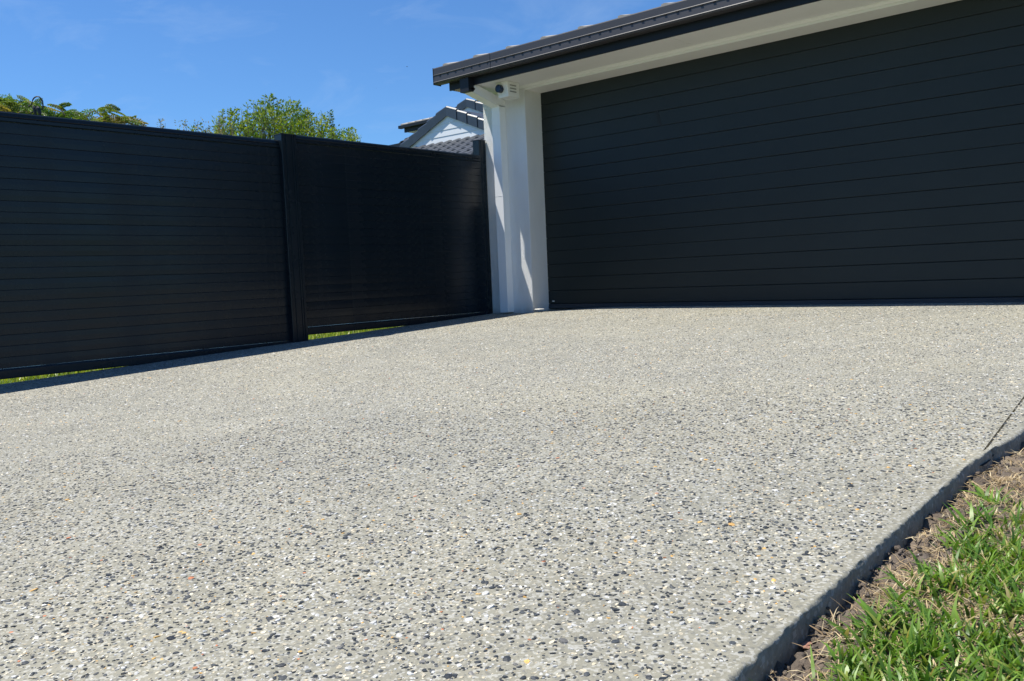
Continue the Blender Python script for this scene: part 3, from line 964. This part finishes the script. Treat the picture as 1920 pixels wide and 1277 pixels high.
# sunlit lawn behind the fence, seen through the gap below the panels
def lawn_strip(N, box):
    x0, x1, y0, y1 = box
    x = rng.uniform(x0, x1, N); y = rng.uniform(y0, y1, N)
    n = N
    z = lawn_z(x, y)
    th = rng.uniform(0, 2 * PI, n); ln = rng.uniform(0.02, 0.075, n); wd = rng.uniform(0.003, 0.006, n); le = rng.uniform(0.1, 0.9, n)
    dx, dy = np.cos(th) * np.sin(le) * ln, np.sin(th) * np.sin(le) * ln
    a = np.stack([x - np.sin(th) * wd, y + np.cos(th) * wd, z], -1); b = np.stack([x + np.sin(th) * wd, y - np.cos(th) * wd, z], -1)
    c = np.stack([x + dx, y + dy, z + np.cos(le) * ln], -1)
    V = np.stack([a, b, c], 1)
    C = np.array([(0.24, 0.32, 0.03), (0.38, 0.40, 0.05), (0.12, 0.20, 0.025)])[rng.integers(0, 3, n)] * rng.uniform(0.8, 1.2, (n, 1))
    return V.reshape(-1, 3), np.arange(3 * n).reshape(-1, 3), np.repeat(C[:, None], 3, 1).reshape(-1, 3)
V, F, C = lawn_strip(30000, (-2.1, -0.63, -8.0, -0.4))
o = np_mesh('back_lawn_grass', V, F, MT['grass'], C)
tag(o, 'sunlit yellow-green grass glimpsed under the dark fence', 'grass', kind='stuff')

# ------------------------------------------------------------ house beyond the fence
GY = 9.0
def hit_y(u, v, Y):
    d = F_ + R_ * ((u - 960) / 1627.3) - U_ * ((v - 638.5) / 1627.3)
    t = (Y - CAM.y) / d.y
    return CAM + d * t
def gable(name_label, cat, GY, ax, az, pitch, hl, hr, zb, n_caps, skirt_dz=0.95, group=None):
    """gable front facing the street: boards, stepped barge caps, skirt roof below"""
    root = thing('house', name_label, cat, (ax, GY, 0), group)
    tp_ = math.tan(pitch)
    # wall body and triangle
    MB().add([(ax - hl, GY, 0), (ax + hr, GY, 0), (ax + hr, GY, az - hr * tp_), (ax, GY, az), (ax - hl, GY, az - hl * tp_),
              (ax - hl, GY + 7, 0), (ax + hr, GY + 7, 0), (ax + hr, GY + 7, az - hr * tp_), (ax, GY + 7, az), (ax - hl, GY + 7, az - hl * tp_)],
             [(0, 1, 2, 3, 4), (9, 8, 7, 6, 5), (0, 5, 6, 1), (1, 6, 7, 2), (0, 4, 9, 5)]).build('wall', MT['board'], root)
    # weatherboards, each a lapped board clipped to the triangle
    z = zb
    bh = 0.165
    while z < az - 0.03:
        z1 = min(z + bh, az - 0.005)
        l0 = min(hl, (az - z) / tp_); l1 = min(hl, (az - z1) / tp_)
        r0 = min(hr, (az - z) / tp_); r1 = min(hr, (az - z1) / tp_)
        t0, t1 = 0.017, 0.006
        MB().add([(ax - l0, GY - t0, z), (ax + r0, GY - t0, z), (ax + r1, GY - t1, z1), (ax - l1, GY - t1, z1),
                  (ax - l0, GY - 0.001, z), (ax + r0, GY - 0.001, z), (ax + r1, GY - 0.001, z1), (ax - l1, GY - 0.001, z1)],
                 [(0, 1, 2, 3), (0, 4, 5, 1), (3, 2, 6, 7), (0, 3, 7, 4), (1, 5, 6, 2)]).build('weatherboard', MT['board'], root)
        z += bh
    # roof planes
    e = 0.10
    for s, h in ((-1, hl), (1, hr)):
        rfp = MB().add([(ax, GY - 0.0, az + e), (ax + s * (h - 0.35), GY - 0.0, az + e - (h - 0.35) * tp_), (ax + s * (h - 0.35), GY + 7, az + e - (h - 0.35) * tp_), (ax, GY + 7, az + e),
                  (ax, GY - 0.0, az + e - 0.05), (ax + s * (h - 0.35), GY - 0.0, az + e - (h - 0.35) * tp_ - 0.05), (ax + s * (h - 0.35), GY + 7, az + e - (h - 0.35) * tp_ - 0.05), (ax, GY + 7, az + e - 0.05)],
                 [(0, 1, 2, 3), (7, 6, 5, 4), (0, 4, 5, 1), (1, 5, 6, 2), (2, 6, 7, 3)]).build('roof', MT['rooftile2'], root)
    # barge cap tiles: L-shaped, stepped where they overlap
    for s, h in ((-1, hl), (1, hr)):
        cl_ = 0.40
        d = 0.0
        k = 0
        while d < (h + 0.32) and k < n_caps:
            ca = math.cos(pitch)
            d1 = d + cl_ * ca
            top = 0.15; bot = -0.115; lift0, lift1 = 0.0, 0.032
            xa, xb = ax + s * d, ax + s * min(d1 + 0.015, h + 0.5)
            za = az - d * tp_; zb_ = az - (d1 + 0.015) * tp_
            y0_, y1_ = GY - 0.062, GY + 0.10
            pts = []
            for (xx, zz_, out_, lf) in ((xa, za, 0.0, lift0), (xb, zb_ , 0.02, lift1)):
                pts.append([(xx, y0_ - out_, zz_ + bot), (xx, y0_ - out_, zz_ + top + lf - 0.035), (xx, y0_ - out_ + 0.03, zz_ + top + lf), (xx, y1_, zz_ + top + lf), (xx, y1_, zz_ + 0.06), (xx, y0_ - out_ + 0.02, zz_ + 0.06), (xx, y0_ - out_ + 0.02, zz_ + bot)])
            vs = pts[0] + pts[1]
            fs = [(i, (i + 1) % 7, 7 + (i + 1) % 7, 7 + i) for i in range(7)] + [tuple(range(7)), tuple(range(7, 14))]
            MB().add(vs, fs).build('barge_tile', MT['cap'], root)
            d = d1
            k += 1
    # skirt roof with tile courses below the gable
    sk = MB().add([(ax - hl + 0.72, GY - 0.001, zb - 0.03), (ax + hr + 2, GY - 0.001, zb - 0.03), (ax + hr + 2, GY - 2.2, zb - 0.03 - 2.2 * 0.40), (ax - hl + 0.72, GY - 2.2, zb - 0.03 - 2.2 * 0.40)], [(0, 1, 2, 3)]).build('skirt_roof', MT['rooftile2'], root)
    me = None
    for r in range(6):
        yy = GY - 0.36 - r * 0.345
        zz = zb - 0.03 - (GY - yy) * 0.40
        c = 0
        x = ax - hl + 0.72 + (0.17 if r % 2 else 0)
        while x < ax + hr + 1.7:
            if me is None:
                pr = [(0, 0.0, 0.012), (0.05, 0.0, 0.036), (0.10, 0.0, 0.068), (0.17, 0.0, 0.078), (0.24, 0.0, 0.068), (0.29, 0.0, 0.032), (0.335, 0.0, 0.012), (0.335, 0, 0.0), (0.26, 0, 0.006), (0.23, 0, 0.045), (0.17, 0, 0.056), (0.11, 0, 0.045), (0.08, 0, 0.006), (0, 0, 0.0)]
                t0 = MB().extrude(pr, (0, 0, 0), (0, 0.40, 0.16 * 0.93)).build('tile', MT['rooftile2'], sk)
                me = t0.data; tb = t0.location.copy(); o = t0
            else:
                o = t0.copy(); COL.objects.link(o); o.parent = sk
            o.location = tb + Vector((x, yy, zz + 0.012))
            x += 0.335
            c += 1
    # fascia gutter at the foot of the skirt roof
    MB().box(ax - hl + 0.72, ax + hr + 2, GY - 2.36, GY - 2.22, zb - 0.03 - 2.2 * 0.40 - 0.11, zb - 0.03 - 2.2 * 0.40 + 0.015).build('gutter', MT['gutter_dark'], root, 0.004)
    return root
PIT = math.radians(22)
H1 = gable('white weatherboard gable with charcoal tile caps rising behind the fence', 'house', GY, -10.42, 4.82, math.radians(23), 2.2, 2.6, 4.03, 7)
# eave of the wing behind, left of the gable
WYY = GY + 0.9
wl = hit_y(752, 237, WYY); zg = wl.z
MB().box(wl.x, -11.3, WYY - 0.12, WYY, zg - 0.085, zg).build('gutter', MT['gutter_dark'], H1, 0.004)
MB().box(wl.x + 0.13, -11.3, WYY + 0.002, WYY + 0.05, zg - 0.20, zg - 0.03).build('fascia', MT['gutter_dark'], H1)
MB().box(wl.x + 0.5, -11.3, WYY + 0.5, GY + 3.4, 0, zg - 0.19).build('wing_wall', MT['board'], H1)
MB().box(wl.x + 0.14, -11.3, WYY + 0.051, GY + 3.6, zg - 0.185, zg - 0.17).build('wing_soffit', MT['board'], H1)
sl = math.tan(math.radians(15))
wr = MB().add([(wl.x + 0.04, WYY - 0.02, zg + 0.0), (-11.3, WYY - 0.02, zg + 0.0), (-11.3, GY + 2.0, zg + 1.1 * sl), (wl.x + 0.04, GY + 2.0, zg + 1.1 * sl)], [(0, 1, 2, 3)]).build('wing_roof', MT['rooftile'], H1)
xx = wl.x + 0.05
while xx < -11.6:
    MB().extrude([(0, 0, 0.0), (0, 0, 0.05), (0.3, 0, 0.025), (0.3, 0, 0)], (xx, WYY - 0.06, zg + 0.004), (xx, WYY + 0.34, zg + 0.004 + 0.4 * sl)).build('tile', MT['rooftile'], wr)
    xx += 0.305
a2 = hit_y(876, 184, 12.5)
gable('farther smaller white gable with charcoal tile caps above the first one', 'house', 12.5, a2.x, a2.z - 0.16, PIT, 1.9, 1.9, a2.z - 0.62, 7)

# ------------------------------------------------------------ trees
def ray(u, v, t):
    return CAM + (F_ + R_ * ((u - 960) / 1627.3) - U_ * ((v - 638.5) / 1627.3)) * t

def leaf_tris(P, D, ln, wd, C, up=None):
    """diamond leaves: P base points, D directions"""
    n = len(P)
    rnd = rng.normal(size=(n, 3))
    S = np.cross(D, rnd); S /= np.linalg.norm(S, axis=1, keepdims=True) + 1e-9
    N_ = np.cross(D, S)
    mid = P + D * (ln * 0.45)[:, None] + N_ * (ln * 0.08)[:, None]
    tip = P + D * ln[:, None]
    a = mid + S * (wd * 0.5)[:, None]; b = mid - S * (wd * 0.5)[:, None]
    V = np.stack([P, a, tip, b], 1).reshape(-1, 3)
    k = np.arange(n)[:, None] * 4
    F = np.concatenate([k + [0, 1, 2], k + [0, 2, 3]], 1).reshape(-1, 3)
    return V, F, np.repeat(C[:, None], 4, 1).reshape(-1, 3)

lat = Vector((R_.x, R_.y, 0)).normalized()
fwd = Vector((F_.x, F_.y, 0)).normalized()
def shoot_tree(name, label, cat, prof, depth, thick, n_shoots, leaf_l, colours, per=30, shoot=(0.25, 0.5), fill=1.1, group=None):
    us = [p[0] for p in prof]
    base_u = sum(us) / len(us)
    foot = ray(base_u, 300, depth)
    root = thing(name, label, cat, (foot.x, foot.y, g1(foot.x, foot.y)), group)
    Ps, Ds, Ls, Cs, tw = [], [], [], [], MB()
    for s in range(n_shoots):
        u = random.uniform(us[0], us[-1])
        v = np.interp(u, us, [p[1] for p in prof])
        dens = np.interp(u, us, [p[2] for p in prof])
        if random.random() > dens: continue
        dd = random.uniform(-1, 1)
        top = ray(u, v, depth)
        k = math.sqrt(max(0.0, 1 - dd * dd))
        hgt = top.z - 1.2
        tz = 1.2 + hgt * (0.80 + 0.20 * k) + random.uniform(-0.24, 0.10)
        tz -= (0 if random.random() < 0.35 else random.uniform(0, fill))
        pos = Vector((top.x, top.y, 0)) + fwd * dd * thick
        ln = random.uniform(*shoot)
        ax_ = Vector((random.gauss(0, 0.13), random.gauss(0, 0.13), 1)).normalized()
        tipp = Vector((pos.x, pos.y, tz))
        basep = tipp - ax_ * ln
        if s % 2 == 0:
            tw.tube([basep - ax_ * 0.25, basep, tipp], [0.007, 0.005, 0.002], 4)
        cc = colours[random.randrange(len(colours))]
        nl = int(per * random.uniform(0.6, 1.2))
        for j in range(nl):
            t = random.random() ** 0.8
            a = random.uniform(0, 2 * PI)
            out_ = Vector((math.cos(a), math.sin(a), 0))
            D = (out_ * random.uniform(0.4, 1.0) + Vector((0, 0, random.uniform(0.1, 1.0)))).normalized()
            Ps.append(basep + ax_ * ln * t + out_ * random.uniform(0, 0.035)); Ds.append(D)
            Ls.append(leaf_l * random.uniform(0.6, 1.25))
            b = random.uniform(0.7, 1.3)
            Cs.append((cc[0] * b, cc[1] * b, cc[2] * b))
    Ls = np.array(Ls)
    V, F, C = leaf_tris(np.array(Ps), np.array(Ds), Ls, Ls * rng.uniform(0.35, 0.55, len(Ls)), np.array(Cs))
    np_mesh('crown', V, F, MT['leaf'], C, parent=root)
    # trunk and rising limbs
    tr = MB()
    gz_ = g1(foot.x, foot.y)
    tr.tube([(foot.x, foot.y, gz_ - 0.1), (foot.x + 0.03, foot.y, gz_ + 0.5), (foot.x, foot.y + 0.04, gz_ + 1.0)], [0.09, 0.07, 0.06], 8)
    for k in range(9):
        u = us[0] + (us[-1] - us[0]) * (k + 0.5) / 9
        v = np.interp(u, us, [p[1] for p in prof])
        e = ray(u, v + 35, depth) + fwd * random.uniform(-0.6, 0.6) * thick
        s0_ = Vector((foot.x, foot.y, gz_ + 0.95))
        midp = s0_.lerp(e, 0.5) + Vector((0, 0, -0.1))
        tr.tube([s0_, midp, e], [0.04, 0.025, 0.008], 5)
    tr.build('trunk', MT['bark'], root)
    tw.build('twigs', MT['bark'], root)
    return root
GL = [(0.20, 0.28, 0.022), (0.15, 0.23, 0.02), (0.27, 0.32, 0.03), (0.09, 0.17, 0.018)]
shoot_tree('bushy_tree', 'bushy bright green tree rising behind the fence post', 'tree',
           [(340, 246, 0.30), (365, 243, 0.32), (392, 240, 0.5), (405, 232, 0.6), (430, 222, 0.8), (455, 208, 0.95), (470, 208, 1), (487, 196, 1), (505, 190, 1), (530, 196, 1), (552, 194, 1), (570, 206, 1), (585, 210, 1), (600, 222, 0.9), (620, 222, 0.8), (640, 240, 0.8), (660, 245, 0.7), (674, 262, 0.5)],
           14.5, 0.8, 1150, 0.052, GL, 30, (0.22, 0.5), 0.9)
shoot_tree('sparse_shrub', 'thin sparse shrub with upright twigs left of the bushy tree', 'shrub',
           [(288, 240, 0.5), (300, 232, 0.6), (318, 238, 0.5), (330, 236, 0.3), (338, 214, 1), (344, 232, 0.3), (368, 228, 0.5), (378, 218, 0.9), (392, 232, 0.7), (400, 226, 0.8), (415, 215, 0.9), (420, 222, 0.7)],
           13.0, 0.25, 330, 0.040, [(0.20, 0.20, 0.09), (0.14, 0.17, 0.06), (0.26, 0.22, 0.12)], 16, (0.2, 0.5), 0.35)
# single taller shoots that stand out of the crown
SH = MB()
Ps, Ds, Ls, Cs = [], [], [], []
for (u, v, ln) in ((512, 176, 0.20), (520, 190, 0.25), (487, 190, 0.2), (618, 208, 0.30), (622, 212, 0.25), (417, 207, 0.2), (430, 210, 0.2)):
    tip = ray(u, v, 14.5)
    basep = tip - Vector((random.uniform(-0.03, 0.03), 0, ln + 0.25))
    SH.tube([basep, tip], [0.006, 0.002], 4)
    for j in range(34):
        t = 1 - random.random() * 0.5
        a = random.uniform(0, 6.28)
        Ps.append(basep.lerp(tip, t)); Ds.append(Vector((math.cos(a), math.sin(a), random.uniform(-0.2, 0.9))).normalized()); Ls.append(0.06 * random.uniform(0.7, 1.2)); Cs.append(GL[j % 4])
Ls = np.array(Ls)
V, F, C = leaf_tris(np.array(Ps), np.array(Ds), Ls, Ls * 0.42, np.array(Cs))
bt = bpy.data.objects['bushy_tree']
tag(np_mesh('tall_shoots', V, F, MT['leaf'], C, parent=bt), kind='stuff')
tag(SH.build('shoot_stems', MT['bark'], bt), kind='stuff')

# feathery tree with arching stems and dark pods, far left
FT = thing('feathery_tree', 'feathery yellow-green tree with arching stems and dark hanging pods above the left fence', 'tree', tuple(ray(60, 260, 11.5)[:2]) + (-0.2,))
Ps, Ds, Ls, Ws, Cs = [], [], [], [], []
stems = MB()
FC = [(0.20, 0.27, 0.035), (0.13, 0.23, 0.03), (0.23, 0.28, 0.05), (0.30, 0.25, 0.06)]
def frond(p, d, length, droop=0.5):
    p = Vector(p); d = Vector(d).normalized()
    pts = []
    q = p.copy()
    n = 9
    e = q + d * length * 0.8 - CAM
    eu, ev = 960 + 1627.3 * e.dot(R_) / e.dot(F_), 638.5 - 1627.3 * e.dot(U_) / e.dot(F_)
    if ev < np.interp(eu, [0, 20, 60, 70, 100, 118, 160, 185, 215, 250], [168, 168, 178, 184, 184, 194, 206, 192, 192, 214]):
        return
    for i in range(n + 1):
        pts.append(q.copy())
        d = (d + Vector((0, 0, -droop / n))).normalized()
        q = q + d * length / n
    stems.tube(pts, [0.004] * n + [0.0015], 3)
    cc = FC[random.randrange(4)]
    roll = random.gauss(0, 0.9)
    for i in range(1, n + 1):
        dd = (pts[i] - pts[i - 1]).normalized()
        side = (Matrix.Rotation(roll, 3, dd) @ dd.cross(Vector((0, 0, 1))).normalized())
        L_ = length * 0.26 * math.sin(PI * (0.18 + 0.78 * i / n))
        for s in (-1, 1):
            # one pinna: a row of leaflets
            pd = (side * s + dd * 0.55 + Vector((0, 0, -0.1))).normalized()
            for k in range(7):
                b = pts[i] + pd * L_ * (k + 0.5) / 7
                for s2 in (-1, 1):
                    ld = (dd * s2 + pd * 0.4 + Vector((0, 0, random.uniform(-0.3, 0.3)))).normalized()
                    Ps.append(b); Ds.append(ld); Ls.append(0.028 * random.uniform(0.8, 1.3)); Ws.append(0.013)
                    f_ = random.uniform(0.75, 1.25)
                    Cs.append((cc[0] * f_, cc[1] * f_, cc[2] * f_))
D0 = 11.5
def spray(u, v, n, length, spread=1.0, updown=0.3):
    c = ray(u, v, D0 + random.uniform(-0.4, 0.4))
    for k in range(int(n * 2.1)):
        a = random.uniform(0, 2 * PI)
        d = Vector((math.cos(a), math.sin(a), random.uniform(-0.1, updown + 0.25)))
        frond(c + Vector((random.gauss(0, 0.05), random.gauss(0, 0.10), random.gauss(0, 0.07))), d, length * random.uniform(0.7, 1.15), 0.6)
for (u, v, n, l) in ((-40, 195, 10, 0.5), (0, 200, 10, 0.42), (14, 190, 7, 0.35), (30, 205, 9, 0.38), (48, 196, 5, 0.32), (55, 212, 7, 0.34), (98, 194, 3, 0.24), (118, 222, 3, 0.24), (130, 224, 3, 0.24),
                     (160, 222, 3, 0.22), (195, 212, 5, 0.28), (205, 220, 6, 0.3), (225, 232, 5, 0.28), (242, 238, 3, 0.2), (20, 225, 8, 0.4), (190, 235, 5, 0.3), (-90, 200, 10, 0.5)):
    spray(u, v, n, l)
Ls = np.array(Ls)
V, F, C = leaf_tris(np.array(Ps), np.array(Ds), Ls, np.array(Ws), np.array(Cs))
np_mesh('foliage', V, F, MT['frond'], C, parent=FT)
stems.build('leaf_stems', MT['bark'], FT)
fp = FT.location
tk = MB().tube([(fp.x, fp.y, -0.4), (fp.x + 0.05, fp.y, 0.8), (fp.x - 0.03, fp.y + 0.05, 1.7)], [0.10, 0.08, 0.06], 8)
for (u, v) in ((-60, 215), (10, 205), (45, 210), (120, 226), (200, 222), (225, 240)):
    e = ray(u, v, D0)
    s0_ = Vector((fp.x, fp.y, 1.6))
    tk.tube([s0_, s0_.lerp(e, 0.55) + Vector((0, 0, -0.18)), e], [0.035, 0.02, 0.007], 5)
tk.build('trunk', MT['bark'], FT)
D0 = 10.7
ar = MB().tube([ray(53 + 0.0, 200, D0)] + [ray(70 - 10.5 * math.cos(t), 196 - 15 * math.sin(t), D0) for t in [PI * k / 10 for k in range(11)]] + [ray(80, 205, D0)], 0.0085, 6)
ar.build('arching_stem', MT['pod'], FT)
MB().tube([ray(162, 222, D0), ray(168, 212, D0), ray(176, 208, D0), ray(184, 212, D0), ray(190, 220, D0)], 0.006, 5).build('arching_stem', MT['bark'], FT)
MB().tube([ray(100, 196, D0), ray(108, 201, D0), ray(116, 208, D0), ray(122, 216, D0)], 0.008, 5).build('arching_stem', MT['bark'], FT)
for (a, b, r) in (((63, 198), (67, 216), 0.022), ((70, 199), (76, 217), 0.026), ((66, 206), (73, 203), 0.014), ((56, 214), (63, 208), 0.008)):
    A, Bp = ray(a[0], a[1], D0), ray(b[0], b[1], D0)
    MB().tube([A.lerp(Bp, t) for t in (0, 0.25, 0.5, 0.75, 1)], [r * 0.4, r, r * 0.95, r * 0.85, r * 0.4], 7).build('seed_pod', MT['pod'], FT)

# two birds, very far up
def bird(u, v, t, span, yaw, label):
    c = ray(u, v, t)
    m = MB()
    m.add([(-0.12 * span, 0, 0), (0, 0.07 * span, 0.02 * span), (0.22 * span, 0, 0), (0, -0.07 * span, 0.02 * span), (0, 0, -0.06 * span), (0, 0, 0.06 * span)],
          [(0, 1, 5), (1, 2, 5), (2, 3, 5), (3, 0, 5), (1, 0, 4), (2, 1, 4), (3, 2, 4), (0, 3, 4)])
    m.add([(0.08 * span, 0.02, 0), (-0.04 * span, 0.02, 0), (-0.10 * span, 0.5 * span, 0.05 * span), (0.08 * span, -0.02, 0), (-0.04 * span, -0.02, 0), (-0.10 * span, -0.5 * span, 0.05 * span)], [(0, 1, 2), (3, 5, 4)])
    o = m.build('bird', MT['bird'])
    o.location = c
    o.rotation_euler = (0.1, 0.1, yaw)
    return tag(o, label, 'bird')
bird(763, 125, 120, 0.75, 0.8, 'tiny dark bird gliding in blue sky left of the gutter end')
bird(705, 165, 160, 0.45, 0.2, 'tinier faint bird in blue sky above the bushy tree')
